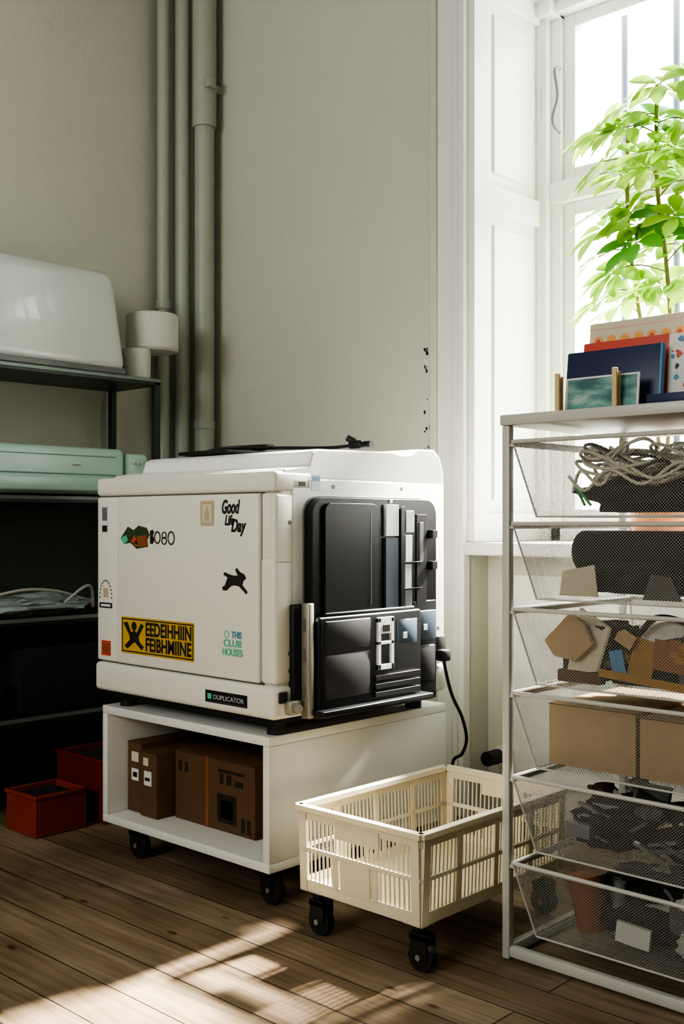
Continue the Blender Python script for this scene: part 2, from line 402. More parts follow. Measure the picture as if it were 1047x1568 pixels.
# ---------------------------------------------------------------- printer (duplicator)
E = empty('stencil_duplicator_printer')
PX0, PX1, PY0, PY1 = -2.50, -1.80, 1.69, 2.31
b = MB()
b.rbox((PX0+.004, PY0+.014, .50), (PX1-.004, PY1, 1.0), PRN, .01, 3)
b.box((PX0+.02, PY0+.008, .52), (-1.849, PY0+.016, .98), GAP)
b.rbox((PX0, PY0-.008, .452), (PX1+.004, PY1, .527), PRN, .012, 4)
b.box((PX0+.02, PY0+.01, .437), (PX1-.02, PY1-.02, .455), BLK2)
b.build('body', E)
b = MB()
b.rbox((PX0+.001, PY0, .531), (-2.409, PY0+.03, .967), PRN, .006, 3)
b.rbox((-2.406, PY0-.004, .531), (-1.852, PY0+.03, .967), PRN, .006, 3)
b.rbox((-1.850, PY0, .531), (PX1, PY0+.06, .82), PRN, .010, 4)
b.rbox((-1.824, PY0+.001, .80), (PX1, PY0+.06, .967), PRN, .009, 4)
b.rbox((-1.850, PY0+.006, .81), (-1.820, PY0+.03, .967), PRN, .003, 2)
b.rbox((PX0, PY0-.002, .970), (PX1, PY0+.12, 1.018), PRN, .010, 4)
b.build('front_door', E)
b = MB()
b.rbox((PX1-.03, PY0+.05, .533), (PX1, PY1, 1.005), PRN2, .008, 3)
b.build('side_cover', E)
b = MB()
prof = [(1.72, 1.0), (1.72, 1.022), (1.80, 1.032), (1.812, 1.066), (1.83, 1.073), (2.10, 1.079), (2.13, 1.073), (2.17, 1.075), (2.20, 1.090), (2.27, 1.092), (2.295, 1.07), (2.308, 1.03), (2.31, 1.0)]
b.prism([(-2.45, y, z) for y, z in prof], (.648, 0, 0), PRN2)
b.prism([(-2.495, y, z) for y, z in [(1.74, 1.0), (1.74, 1.024), (1.79, 1.034), (2.27, 1.045), (2.30, 1.0)]], (.05, 0, 0), PRN)
o = b.build('top_cover', E, bevel=.005, seg=3)
b = MB()
b.rbox((-2.33, 1.83, 1.078), (-2.13, 2.0, 1.088), BLK2, .003)
b.box((-2.32, 1.86, 1.0875), (-2.15, 1.97, 1.089), GRY)
b.build('control_panel', E)
b = MB()
def rounded(y0, y1, z0, z1, rt, rb=.005, n=7):
    pts = []
    for cy, cz, a0, r in ((y1-rt, z1-rt, 0, rt), (y0+rt, z1-rt, 90, rt), (y0+rb, z0+rb, 180, rb), (y1-rb, z0+rb, 270, rb)):
        for k in range(n):
            a = math.radians(a0+90*k/(n-1)); pts.append((cy+r*math.cos(a), cz+r*math.sin(a)))
    return pts
b.prism([(PX1-.002, y, z) for y, z in rounded(1.782, 2.238, .445, .958, .04)], (.030, 0, 0), BLK)
b.prism([(PX1+.025, y, z) for y, z in rounded(1.815, 2.0, .69, .945, .02)], (.012, 0, 0), BLK)
b.prism([(PX1-.004, y, z) for y, z in rounded(1.776, 2.244, .445, .963, .046)], (.008, 0, 0), GRY)
b.box((PX1+.036, 1.972, .70), (PX1+.038, 1.974, .93), GRY)
XS = PX1+.027
b.box((XS, 2.030, .866), (XS+.010, 2.078, .944), WGRY)
b.box((XS, 2.030, .685), (XS+.009, 2.078, .862), BLUE)  # bluish reflection on the strip, laid on as a coloured plate
b.box((XS, 2.108, .875), (XS+.008, 2.140, .93), LGRY)
b.box((XS, 2.104, .80), (XS+.010, 2.130, .868), WGRY)
b.box((XS, 2.104, .735), (XS+.008, 2.130, .795), LGRY)
b.box((XS, 2.104, .69), (XS+.008, 2.132, .730), GRY)
b.box((XS, 2.155, .69), (XS+.004, 2.195, .92), BLK2)
b.box((XS, 2.165, .80), (XS+.006, 2.18, .90), GRY)
for zz in (.798, .732): b.box((XS, 2.09, zz), (XS+.010, 2.17, zz+.003), BLK2)
b.box((XS, 2.084, .68), (XS+.012, 2.098, .94), BLK)
b.cyl((XS, 2.055, .952), (XS+.006, 2.055, .952), .004, WGRY)
b.box((XS, 2.205, .78), (XS+.016, 2.225, .80), BLK2); b.box((XS, 2.205, .86), (XS+.016, 2.225, .88), BLK2)
b.build('paper_feed_unit', E, bevel=.0008)
b = MB()
b.rbox((PX1, 1.782, .455), (PX1+.050, 2.15, .682), BLK, .006, 3)
b.rbox((PX1, 2.14, .46), (PX1+.03, 2.235, .70), BLK, .004, 3)
b.rbox((PX1+.045, 1.80, .60), (PX1+.054, 1.955, .672), BLK2, .003)
b.rbox((PX1+.045, 1.80, .49), (PX1+.053, 1.955, .593), BLK2, .003)
b.rbox((PX1, 1.77, .455), (PX1+.075, 2.17, .47), BLK, .003)
b.rbox((PX1+.025, 1.81, .681), (PX1+.045, 2.13, .69), BLK2, .002)
b.rbox((PX1+.03, 2.145, .60), (PX1+.04, 2.225, .675), BLUE, .003); b.box((PX1+.038, 2.17, .625), (PX1+.042, 2.185, .64), WGRY)
b.rbox((PX1+.028, 2.155, .49), (PX1+.036, 2.225, .585), BLK2, .003)
for i in range(3):
    zz = .478+i*.02
    b.box((PX1+.048, 1.97, zz), (PX1+.056, 2.14, zz+.012), BLK2)
for a, c in (((1.978, .543), (1.988, .668)), ((2.026, .543), (2.036, .668)), ((1.978, .658), (2.036, .670)), ((1.978, .604), (2.036, .612)), ((1.978, .543), (2.036, .556)), ((1.988, .63), (2.026, .658))):
    b.box((PX1+.048, a[0], a[1]), (PX1+.057, c[0], c[1]), WGRY)
b.box((PX1+.056, 1.994, .635), (PX1+.058, 2.02, .652), BLK2)
b.rbox((PX1+.05, 2.055, .60), (PX1+.053, 2.13, .66), BLUE, .001)
b.box((PX1+.052, 2.075, .612), (PX1+.054, 2.09, .628), LGRY)
b.rbox((PX1-.005, 1.735, .47), (PX1+.014, 1.775, .712), BLK2, .003)
b.rbox((PX1+.014, 1.758, .452), (PX1+.040, 1.776, .715), STEEL, .003)
for zz in (.50, .58, .65): b.box((PX1+.02, 1.7565, zz), (PX1+.03, 1.7585, zz+.03), GAP)
b.rbox((PX1+.004, 1.715, .462), (PX1+.026, 1.75, .495), STEEL, .004)
b.cyl((PX1+.026, 1.733, .478), (PX1+.038, 1.733, .478), .009, STEEL)
b.rbox((PX1-.01, 1.697, .49), (PX1+.010, 1.722, .515), BLK2, .003)
b.build('paper_tray_folded', E, bevel=.001)
b = MB()
b.box((PX1, 1.765, .984), (PX1+.002, 1.785, .994), BLK2)
b.box((PX1, 1.806, .975), (PX1+.0015, 1.835, 1.012), LGRY); b.box((PX1+.001, 1.81, .998), (PX1+.002, 1.831, 1.008), BLUV)
for y, z in ((1.735, .90), (2.13, .985), (1.735, .60), (1.735, .56), (2.28, .62), (1.88, .985)): b.cyl((PX1-.001, y, z), (PX1+.0015, y, z), .005, GRY)
b.rbox((PX1, 2.262, .54), (PX1+.012, 2.30, .60), BLK2, .003)
b.rbox((PX1-.0, 2.255, .46), (PX1+.012, 2.30, .52), PRN2, .003)
b.build('side_details', E)
b = MB()
for x in (PX0+.06, PX1-.06):
    for y in (PY0+.06, PY1-.06): b.cyl((x, y, .4072), (x, y, .45), .022, RUB)
b.build('feet', E)
# stickers
b = MB(); YS = PY0-.0042
def S(x0, x1, z0, z1, mat, k=0, ys=None): b.box((x0, (ys or YS)-.0006*(k+1), z0), (x1, (ys or YS)+.0004, z1), mat)
def P(pts, mat, k=0, ox=0, oz=0, sx=1, sz=1): b.prism([(ox+p[0]*sx, YS-.0006*(k+1), oz+p[1]*sz) for p in pts], (0, .0009, 0), mat)
def ring(cx, cz, r, w, mat, k=1, sq=1., n=20):
    for i in range(n):
        a0 = 2*math.pi*i/n; a1 = 2*math.pi*(i+1)/n
        P([(cx+r*math.cos(a0), cz+r*sq*math.sin(a0)), (cx+r*math.cos(a1), cz+r*sq*math.sin(a1)), (cx+(r-w)*math.cos(a1), cz+(r-w)*sq*math.sin(a1)), (cx+(r-w)*math.cos(a0), cz+(r-w)*sq*math.sin(a0))], mat, k)
S(-2.382, -2.082, .560, .655, YEL)
for a, c, d, e in ((-2.378, -2.086, .564, .567), (-2.378, -2.086, .648, .651)): S(a, c, d, e, INK, 1)
S(-2.378, -2.375, .564, .651, INK, 1); S(-2.088, -2.085, .564, .651, INK, 1)
fig = [(0, .95), (.2, 1), (.38, .62), (.52, .70), (.66, .62), (.86, .98), (1, .9), (.74, .48), (.78, .3), (1, .12), (.9, 0), (.55, .28), (.2, 0), (.05, .1), (.32, .34), (.3, .5)]
P(fig, INK, 1, -2.372, .572, .088, .070)
P([(.5+.5*math.cos(q*.628), .5+.5*math.sin(q*.628)) for q in range(10)], INK, 1, -2.337, .620, .022, .024)
b.text('EEDEIHHIIN', -2.276, -2.092, .610, .645, YS-.0008, INK, off=.03)
b.text('FEIBHMIINE', -2.276, -2.092, .571, .606, YS-.0008, INK, off=.03)
P([(0, .45), (.25, .95), (.45, .8), (.62, 1), (.9, .9), (1, .6), (.9, .35), (.95, .1), (.55, 0), (.35, .25), (.1, .2)], OLIV, 0, -2.385, .832, .125, .06)
P([(.45, .1), (.6, .55), (.9, .6), (.95, .1)], BRN, 1, -2.385, .832, .125, .06)
P([(.0, .42), (.2, .6), (.26, .34), (.12, .2)], GRN, 1, -2.385, .832, .125, .06)
P([(.36, .3), (.5, .6), (.6, .2)], REDV, 1, -2.385, .832, .125, .06)
P([(0, 0), (0, .9), (.5, 1), (.7, .8), (.5, .55), (.8, .3), (.5, 0)], INK, 1, -2.258, .846, .022, .036)
ring(-2.228, .862, .013, .003, INK, 1, 1.25); ring(-2.200, .868, .010, .003, INK, 1, .9); ring(-2.200, .854, .011, .003, INK, 1, .9); ring(-2.172, .861, .014, .003, INK, 1, 1.25)
S(-2.058, -2.008, .892, .952, TAN); S(-2.05, -2.016, .9, .944, PAPER, 1); P([(.1, 0), (.2, .6), (.5, 1), (.8, .6), (.85, 0)], TAN, 2, -2.045, .904, .024, .036)
b.text('Good', -1.978, -1.914, .920, .954, YS-.0006, INK, off=.03, shear=.3)
b.text('Life', -1.968, -1.935, .893, .918, YS-.0006, INK, off=.03, shear=.3)
b.text('Day', -1.945, -1.892, .868, .908, YS-.0006, INK, off=.03, shear=.3)
hare = [(0, .25), (.1, .30), (.22, .62), (.05, .72), (.1, .82), (.3, .74), (.48, .70), (.62, .72), (.52, .92), (.58, 1.0), (.72, .84), (.86, .78), (.95, .62), (.84, .52), (.80, .36), (1.0, .12), (.95, .02), (.68, .30), (.50, .34), (.36, .30), (.18, .12), (.03, .12)]
P(hare, INK, 0, -1.978, .732, .09, .062)
b.text('THIS', -1.944, -1.908, .629, .645, YS-.0006, BLUV, off=.02)
b.text('CLUB', -1.972, -1.908, .608, .625, YS-.0006, GRN, off=.02)
b.text('HOUSES', -1.976, -1.905, .587, .604, YS-.0006, GRN, off=.02)
ring(-1.962, .636, .009, .002, GRN, 0)
YL = PY0
S(-2.478, -2.448, .87, .945, PAPERW, 0, YL); S(-2.474, -2.452, .905, .94, GRY, 1, YL); S(-2.474, -2.452, .875, .892, INK, 1, YL)
S(-2.478, -2.436, .545, .585, REDV, 0, YL); S(-2.472, -2.442, .552, .578, BRN, 1, YL)
S(-2.488, -2.43, .672, .686, INK, 0, YL); S(-2.48, -2.437, .676, .682, PRN, 1, YL)
for q in range(14):
    a = math.pi*q/13; cx, cz = -2.459+.027*math.cos(a), .70+.045*math.sin(a); S(cx-.0016, cx+.0016, cz-.0025, cz+.0025, INK, 0, YL)
S(-2.470, -2.448, .70, .725, TAN, 0, YL)
yb_ = PY0-.008
S(-2.035, -1.885, .471, .500, BLK2, 0, yb_); S(-2.03, -1.89, .474, .4745, GRY, 1, yb_)
b.text('DUPLICATOR', -2.004, -1.896, .480, .491, yb_-.0008, LGRY)
S(-2.026, -2.012, .479, .492, GRN, 1, yb_)
b.build('stickers', E)
b = MB()
b.rbox((PX1+.006, 2.262, .535), (PX1+.034, 2.295, .565), BLK2, .005, 2)
b.tube([(PX1+.02, 2.28, .54), (-1.775, 2.285, .50), (-1.775, 2.31, .44), (-1.765, 2.34, .38), (-1.765, 2.36, .32), (-1.80, 2.385, .27), (-1.85, 2.41, .235), (-1.88, 2.45, .12), (-1.89, 2.47, .012)], .0045, BLK2)
b.build('power_lead', E)
b = MB(); z = 1.0975
b.tube([(-1.93, 2.12, z+.008), (-2.0, 2.08, z), (-2.1, 2.0, z), (-2.22, 1.99, z+.004), (-2.36, 2.04, z+.012), (-2.42, 2.1, z+.004), (-2.36, 2.15, z+.012), (-2.25, 2.1, z+.016), (-2.2, 2.03, z+.012), (-2.29, 1.96, z+.006), (-2.38, 1.97, z)], .0045, BLK2)
b.rbox((-1.945, 2.085, z-.006), (-1.90, 2.115, z+.016), BLK2, .006, 3); b.cyl((-1.905, 2.10, z+.005), (-1.875, 2.10, z+.004), .009, BLK2)
b.cyl((-1.93, 2.10, z+.012), (-1.95, 2.09, z+.024), .009, BLK2)
b.build('loose_mains_cable')

# ---------------------------------------------------------------- crate on casters
E = empty('plastic_crate_trolley')
b = MB(); cx0, cx1, cy0, cy1, cz0, cz1 = -1.7106, -1.361, 1.6725, 2.20, .098, .285
th = .005; tp = .007
b.box((cx0+tp, cy0+tp, cz0), (cx1-tp, cy1-tp, cz0+.006), CRATE)
def side(p0, p1, n, solid):
    p0 = Vector(p0); p1 = Vector(p1); L = (p1-p0).length; u = (p1-p0)/L; n = Vector(n)
    def pt(a, z, o):
        q = p0+u*a-n*(tp*(1-(z-cz0)/(cz1-cz0)))+n*o; return (q.x, q.y, z)
    def slab(a0, a1, z0, z1, o0, o1):
        vs = [pt(a0, z0, o0), pt(a1, z0, o0), pt(a1, z1, o0), pt(a0, z1, o0), pt(a0, z0, o1), pt(a1, z0, o1), pt(a1, z1, o1), pt(a0, z1, o1)]
        b.add(vs, [(0,1,2,3),(7,6,5,4),(0,4,5,1),(1,5,6,2),(2,6,7,3),(3,7,4,0)], CRATE)
    e = tp
    slab(0, L, cz1-.012, cz1, -.012, .008)
    slab(.004, L-.004, cz1-.03, cz1-.012, -.004, 0)
    slab(e, L-e, cz0, cz0+.026, -th, .002)
    zm = cz0+.088
    slab(e*.6, L-e*.6, zm, zm+.009, -th, .003)
    slab(.006, .028, cz0, cz1-.01, -th, .004); slab(L-.028, L-.006, cz0, cz1-.01, -th, .004)
    a = .035
    while a < L-.032:
        slab(a, a+.0036, cz0+.02, cz1-.02, -th*.8, 0); a += .0125
    for (s0, s1, za, zb) in solid: slab(L*s0, L*s1, za, zb, -th, .003)
fs = [(.36, .60, cz0+.02, cz0+.09), (.30, .34, cz0+.02, cz0+.09), (.62, .66, cz0+.02, cz0+.09), (.33, .68, cz1-.055, cz1-.02)]
ss = [(.22, .25, cz0+.02, cz1-.02), (.47, .50, cz0+.02, cz1-.02), (.72, .75, cz0+.02, cz1-.02)]
side((cx0, cy0, 0), (cx1, cy0, 0), (0, -1, 0), fs); side((cx0, cy1, 0), (cx1, cy1, 0), (0, 1, 0), fs)
side((cx1, cy0, 0), (cx1, cy1, 0), (1, 0, 0), ss); side((cx0, cy0, 0), (cx0, cy1, 0), (-1, 0, 0), ss)
b.build('crate', E, bevel=.0008, seg=1)
b = MB()
for x in (cx0+.03, cx1-.035):
    for y in (cy0+.035, cy1-.05): caster(b, x, y, cz0, .030, .010)
b.build('casters', E)

# ---------------------------------------------------------------- rack
E = empty('wire_basket_rack')
RX0, RX1, RY0, RY1 = -1.309, -.80, 1.871, 2.37; p = .018
b = MB()
for x in (RX0, RX1-p):
    for y in (RY0, RY1-p): b.rbox((x, y, 0), (x+p, y+p, 1.10), RACK, .003)
for y in (RY0, RY1-p):
    b.rbox((RX0+p, y, .006), (RX1-p, y+p, .028), RACK, .003)
for x in (RX0, RX1-p): b.rbox((x, RY0+p, .006), (x+p, RY1-p, .028), RACK, .003)
b.rbox((RX0-.003, RY0-.004, 1.10), (RX1+.003, RY1+.004, 1.122), RACK, .003)
rims = [1.062, .893, .718, .546, .373, .195]
for z in rims:
    for x in (RX0+p, RX1-p-.008): b.box((x, RY0+.003, z-.006), (x+.008, RY1-.003, z), RACK)
b.build('frame', E)
b = MB()
for z in rims:
    xa, xb, y_a, y_b = RX0+p+.006, RX1-p-.006, RY0+.004, RY1-.006; i = .038; h = .150 if z > .2 else .145
    T = [(xa, y_a, z+.004), (xb, y_a, z+.004), (xb, y_b, z+.004), (xa, y_b, z+.004)]
    B = [(xa+i, y_a+i*.8, z-h), (xb-i, y_a+i*.8, z-h), (xb-i, y_b-i, z-h), (xa+i, y_b-i, z-h)]
    b.add(T+B, [(0,1,5,4),(1,2,6,5),(2,3,7,6),(3,0,4,7),(4,5,6,7)], MESH)
    for k in range(4):
        b.cyl(T[k], T[(k+1) % 4], .0045, RACK, n=8); b.cyl(B[k], B[(k+1) % 4], .0022, RACK, n=6); b.cyl(T[k], B[k], .0022, RACK, n=6)
b.build('wire_baskets', E)

# basket contents
def fl(i): return rims[i]-.147+(.0 if i < 5 else .005)
def sheet(b, cx, cy, cz, w, h, mat, rz=0, ry=0, rx=0, t=.0015):
    T = Matrix.Translation((cx, cy, cz)) @ Matrix.Rotation(rz, 4, 'Z') @ Matrix.Rotation(ry, 4, 'Y') @ Matrix.Rotation(rx, 4, 'X')
    b.box((-w/2, -t/2, -h/2), (w/2, t/2, h/2), mat, T=T)
R2 = random.Random(3)
def clutter(b, z, z_lo, z_hi, mats, n, y0=1.965, y1=2.25):
    for k in range(n):
        x, y, zz = R2.uniform(-1.2, -.9), R2.uniform(y0, y1), z+R2.uniform(z_lo, z_hi); m = R2.choice(mats); t = R2.random()
        if t < .4: sheet(b, x, y, zz, R2.uniform(.04, .09), R2.uniform(.02, .05), m, R2.uniform(-.3, .3), R2.uniform(-.6, .6), R2.uniform(-.5, .5), R2.choice((.0015, .01)))
        elif t < .7: b.blob((x, y, zz), (R2.uniform(.02, .045), .03, R2.uniform(.012, .022)), 50+k, m, .5, 2.4, 3)
        else:
            a = R2.uniform(0, 3.14); d = Vector((math.cos(a), math.sin(a)*.4, R2.uniform(-.2, .2)))*.05
            p = Vector((x, y, zz)); b.tube([p-d, p-d*.3+Vector((0, 0, .012)), p+d*.4, p+d], .004, m)
XM, YM = -1.05, 2.11
b = MB()
z = fl(0)
b.blob((-1.04, 2.08, z+.04), (.17, .12, .045), 3, CLOTHD)
for k in range(30):
    cx, cy = XM+random.uniform(-.09, .10), 2.02+random.uniform(-.04, .10); r = random.uniform(.035, .085); n = 9
    tz = z+.085+random.uniform(-.02, .045); ph = random.uniform(0, 6); tl = random.uniform(-.4, .4)
    b.tube([(cx+r*1.2*math.cos(6.283*q/n), cy+r*.8*math.sin(6.283*q/n), tz+.012*math.sin(2*6.283*q/n+ph)+tl*r*math.cos(6.283*q/n)) for q in range(n)], .0036, BLK2 if k in (4, 9, 14, 20) else ROPE, cyc=True, n=7)
b.tube([(-1.2, 1.97, z+.05), (-1.17, 1.95, z+.09), (-1.12, 1.94, z+.06), (-1.08, 1.95, z+.1), (-1.0, 1.94, z+.07), (-.92, 1.95, z+.11)], .0035, ROPE)
b.tube([(-1.21, 1.97, z+.08), (-1.16, 1.95, z+.05), (-1.10, 1.94, z+.09), (-1.03, 1.945, z+.06), (-.95, 1.94, z+.10), (-.9, 1.95, z+.07)], .0035, ROPE)
b.tube([(-1.19, 2.0, z+.02), (-1.20, 1.98, z+.06), (-1.17, 1.96, z+.04), (-1.15, 1.955, z+.02)], .003, GCAB)
b.blob((-1.17, 2.16, z+.055), (.06, .10, .06), 41, CARD2)
b.build('cable_coils')
b = MB(); z = fl(1)
b.cyl((-1.215, 2.04, z+.093), (-.88, 2.0, z+.093), .044, CLOTHD, n=28)
b.cyl((-1.22, 2.15, z+.075), (-.88, 2.14, z+.075), .055, CLOTHD, n=28); b.blob((-1.03, 2.05, z+.04), (.17, .10, .04), 6, CLOTHD)
b.blob((-1.05, 2.24, z+.05), (.16, .05, .05), 43, CLOTHG); b.blob((-1.16, 2.0, z+.035), (.06, .05, .03), 44, CLOTHD)
b.build('fabric_rolls')
b = MB()
b.prism([(-1.205, 1.925, z+.005), (-1.115, 1.922, z+.006), (-1.12, 1.917, z+.07), (-1.195, 1.92, z+.055)], (0, .003, 0), PAPER)
b.prism([(-1.02, 1.925, z+.005), (-.94, 1.925, z+.005), (-.96, 1.92, z+.05), (-1.0, 1.92, z+.055)], (0, .003, 0), CLOTHG)
b.build('paper_scraps')
b = MB(); z = fl(2)
b.prism([(-1.245, 1.93, z+.085), (-1.22, 1.93, z+.055), (-1.17, 1.925, z+.05), (-1.13, 1.925, z+.085), (-1.15, 1.92, z+.13), (-1.19, 1.94, z+.145)], (.004, .004, 0), CARD2)
b.prism([(-1.20, 1.945, z+.02), (-1.13, 1.94, z+.03), (-1.10, 1.94, z+.12), (-1.17, 1.945, z+.155)], (.004, .004, 0), PAPER)
b.rbox((-1.235, 1.98, z+.003), (-1.13, 2.12, z+.08), CLOTHD, .01); b.rbox((-1.12, 1.98, z+.003), (-.98, 2.1, z+.10), CLOTHD, .006)
sheet(b, -1.04, 1.965, z+.06, .05, .08, OCH, .1, .25); sheet(b, -1.09, 1.955, z+.05, .03, .05, BLUV, 0, -.2); sheet(b, -.98, 1.96, z+.07, .07, .06, BRN, 0, .1)
sheet(b, -1.0, 1.97, z+.11, .09, .05, PAPERW, .1, -.2); sheet(b, -.93, 1.962, z+.09, .06, .05, CLOTHD, 0, .3); sheet(b, -1.07, 1.95, z+.10, .04, .03, CARD2, 0, .5)
sheet(b, -1.02, 1.935, z+.022, .2, .016, OCH, 0, .08); b.rbox((-.97, 1.97, z+.003), (-.87, 2.1, z+.07), CLOTHG, .006)
b.rbox((-1.22, 1.94, z+.003), (-1.12, 1.965, z+.028), CARD, .003)
b.blob((-1.0, 2.2, z+.06), (.2, .07, .06), 9, CLOTHG); b.blob((-1.04, 2.02, z+.09), (.08, .04, .03), 12, CLOTHD)
b.blob((-.95, 1.985, z+.08), (.05, .03, .03), 14, OCH); b.blob((-1.15, 1.975, z+.045), (.04, .02, .02), 18, BRN)
b.tube([(-1.04, 1.95, z+.11), (-1.0, 1.94, z+.145), (-.95, 1.95, z+.14), (-.93, 1.97, z+.11)], .006, BLK2)
clutter(b, z, .03, .13, [CLOTHD, CLOTHG, CARD2, BLK2, PAPERW, NAVY, OCH], 22, 1.965, 2.15)
b.build('craft_supplies')
z = fl(3)
cardboard('cardboard_box.004', (-1.243, 1.945, z+.002), (-1.045, 2.24, z+.128), CARD2, [])
cardboard('cardboard_box.005', (-1.038, 1.947, z+.002), (-.86, 2.24, z+.122), CARD2, [])
b = MB(); z = fl(4)
b.blob((-1.13, 2.06, z+.05), (.10, .11, .05), 15, CLOTHD); b.blob((-.98, 2.06, z+.055), (.10, .09, .055), 17, CLOTHD)
for k in range(18):
    x, y = random.uniform(-1.18, -.90), random.uniform(1.955, 1.985); a = random.uniform(-.6, .6)
    T = Matrix.Translation((x, y, z+random.uniform(.02, .10))) @ Matrix.Rotation(a, 4, 'Y') @ Matrix.Rotation(a*.6, 4, 'Z')
    b.rbox((-.035, -.006, -.004), (.035, .006, .004), random.choice([GRY, BLK2, GRY, CLOTHG, STEEL]), .003, T=T)
b.rbox((-1.21, 1.95, z+.03), (-1.15, 1.99, z+.06), GRY, .004)
clutter(b, z, .04, .125, [CLOTHD, CLOTHG, GRY, BLK2, CLOTHW, CARD], 26, 1.965, 2.2)
b.build('hand_tools')
b = MB(); z = fl(5)
b.cyl((-1.17, 2.0, z+.006), (-1.19, 2.0, z+.115), .032, BRN, .038); sheet(b, -1.055, 1.955, z+.035, .07, .04, PAPERW, .1, .1, 0, .01)
b.blob((-.93, 1.985, z+.035), (.045, .03, .03), 21, CLOTHW); b.blob((-1.05, 2.14, z+.06), (.16, .09, .06), 23, CLOTHD); b.blob((-1.05, 2.04, z+.035), (.15, .07, .035), 26, CLOTHD)
b.cyl((-1.12, 2.02, z+.006), (-1.12, 2.02, z+.11), .02, GRY, .012); b.cyl((-1.08, 2.03, z+.006), (-1.08, 2.03, z+.10), .016, BLK2)
b.rbox((-1.0, 1.99, z+.02), (-.95, 2.02, z+.10), CLOTHG, .006); b.rbox((-.92, 2.03, z+.05), (-.89, 2.06, z+.10), BRN, .004)
clutter(b, z, .04, .11, [CLOTHD, CLOTHG, CLOTHW, BLK2, BRN, GRY], 20, 1.99, 2.2)
b.build('assorted_tins_and_rags')

# ---------------------------------------------------------------- things on top of the rack
ZT = 1.1225
def lean(x0, x1, y, h, t, tilt, skew=0):
    return Matrix.Translation((x0, y, ZT)) @ Matrix.Rotation(tilt, 4, 'X') @ Matrix.Rotation(skew, 4, 'Z')
b = MB(); T = lean(-1.235, 0, 1.99, 0, 0, -.12)
b.rbox((0, 0, 0), (.215, .012, .135), NAVY, .002, T=T); b.rbox((.004, .012, .003), (.21, .018, .13), PAPERW, .001, T=T)
b.rbox((.212, -.001, .0), (.217, .013, .135), BLUV, .001, T=T); b.build('navy_folder')
b = MB(); T = lean(-1.205, 0, 1.945, 0, 0, -.10)
b.rbox((0, 0, .002), (.165, .003, .073), PAPERW, .0005, T=T); b.box((.005, -.0006, .006), (.160, .0, .069), SEA, T=T)
b.build('postcard')
b = MB()
for x in (-1.215, -1.085):
    b.rbox((x, 1.922, ZT), (x+.011, 1.930, ZT+.082), WOOD, .002); b.rbox((x, 1.933, ZT), (x+.011, 1.940, ZT+.076), WOOD, .002)
    b.cyl((x-.001, 1.9315, ZT+.05), (x+.012, 1.9315, ZT+.05), .003, STEEL)
b.build('clothespin_card_holder')
b = MB(); T = lean(-1.225, 0, 2.06, 0, 0, -.10)
b.rbox((0, 0, 0), (.27, .006, .205), PAPER, .001, T=T)
for k in range(8): b.cyl(T @ Vector((.022+k*.031, -.0008, .165)), T @ Vector((.022+k*.031, .001, .165)), .011, ORG, n=20); b.cyl(T @ Vector((.022+k*.031, -.0014, .165)), T @ Vector((.022+k*.031, .001, .165)), .005, random.choice([REDV, YEL]), n=14)
b.box((0, -.0008, .14), (.27, .0, .143), REDV, T=T); b.box((0, -.0008, .19), (.27, .0, .193), PINK, T=T); b.build('illustrated_book')
b = MB(); T = lean(-1.22, 0, 2.03, 0, 0, -.10)
b.rbox((0, 0, 0), (.20, .004, .158), REDV, .001, T=T); b.build('red_booklet')
b = MB(); T = lean(-1.02, 0, 2.02, 0, 0, -.10)
b.rbox((0, 0, 0), (.16, .005, .155), PAPERW, .001, T=T)
for k in range(70):
    x, z = random.uniform(.005, .15), random.uniform(.01, .145); s = random.uniform(.003, .010); n = random.randint(4, 7)
    pts = [T @ Vector((x+s*math.cos(6.28*q/n)*random.uniform(.4, 1), -.0008, z+s*math.sin(6.28*q/n)*random.uniform(.4, 1))) for q in range(n)]
    b.prism(pts, (0, .0008, 0), random.choice([REDV, PINK, NAVY, BLUV, REDV]))
b.build('magazine')
b = MB(); b.rbox((-1.0, 1.90, ZT), (-.86, 1.96, ZT+.02), NAVY, .003); b.build('notebook')

# ---------------------------------------------------------------- plants
def pot(b, x, y, z, r, h, rim=True):
    b.lathe((x, y, z), [(r*.68, 0), (r*.92, h*.8), (r, h*.8), (r*1.03, h), (r*.92, h), (r*.88, h*.9)], TERRA)
    b.cyl((x, y, z+h*.86), (x, y, z+h*.9), r*.87, SOIL)
def leaflet(b, o, d, up, L, W, mat, droop):
    d = d.normalized(); side = d.cross(up).normalized(); vs = []; n = 7
    for i in range(n+1):
        t = i/n; w = W*.5*math.sin(math.pi*(t**1.25))**.8 if 0 < i < n else .0008
        c = o+d*(L*t)-Vector((0, 0, 1))*(droop*L*t*t)
        fold = up*(.25*w)
        vs += [c-side*w+fold, c, c+side*w+fold]
    fs = []
    for i in range(n):
        k = i*3; fs += [(k, k+1, k+4, k+3), (k+1, k+2, k+5, k+4)]
    b.add(vs, fs, mat)
def umbrella(b, c, n, sz, mat):
    n = n.normalized(); a = n.orthogonal().normalized(); w = n.cross(a); ph = random.uniform(0, 6); k = random.choice((6, 7, 7, 8))
    for i in range(k):
        t = ph+2*math.pi*i/k; d = a*math.cos(t)+w*math.sin(t)+n*random.uniform(.0, .3)
        leaflet(b, c+d*.012, d, n, sz*random.uniform(.8, 1.1), sz*.48, mat, random.uniform(.1, .4))
E = empty('potted_schefflera')
b = MB(); pot(b, -1.46, 2.86, .8405, .10, .17); b.build('pot', E)
st = MB(); lf = MB()
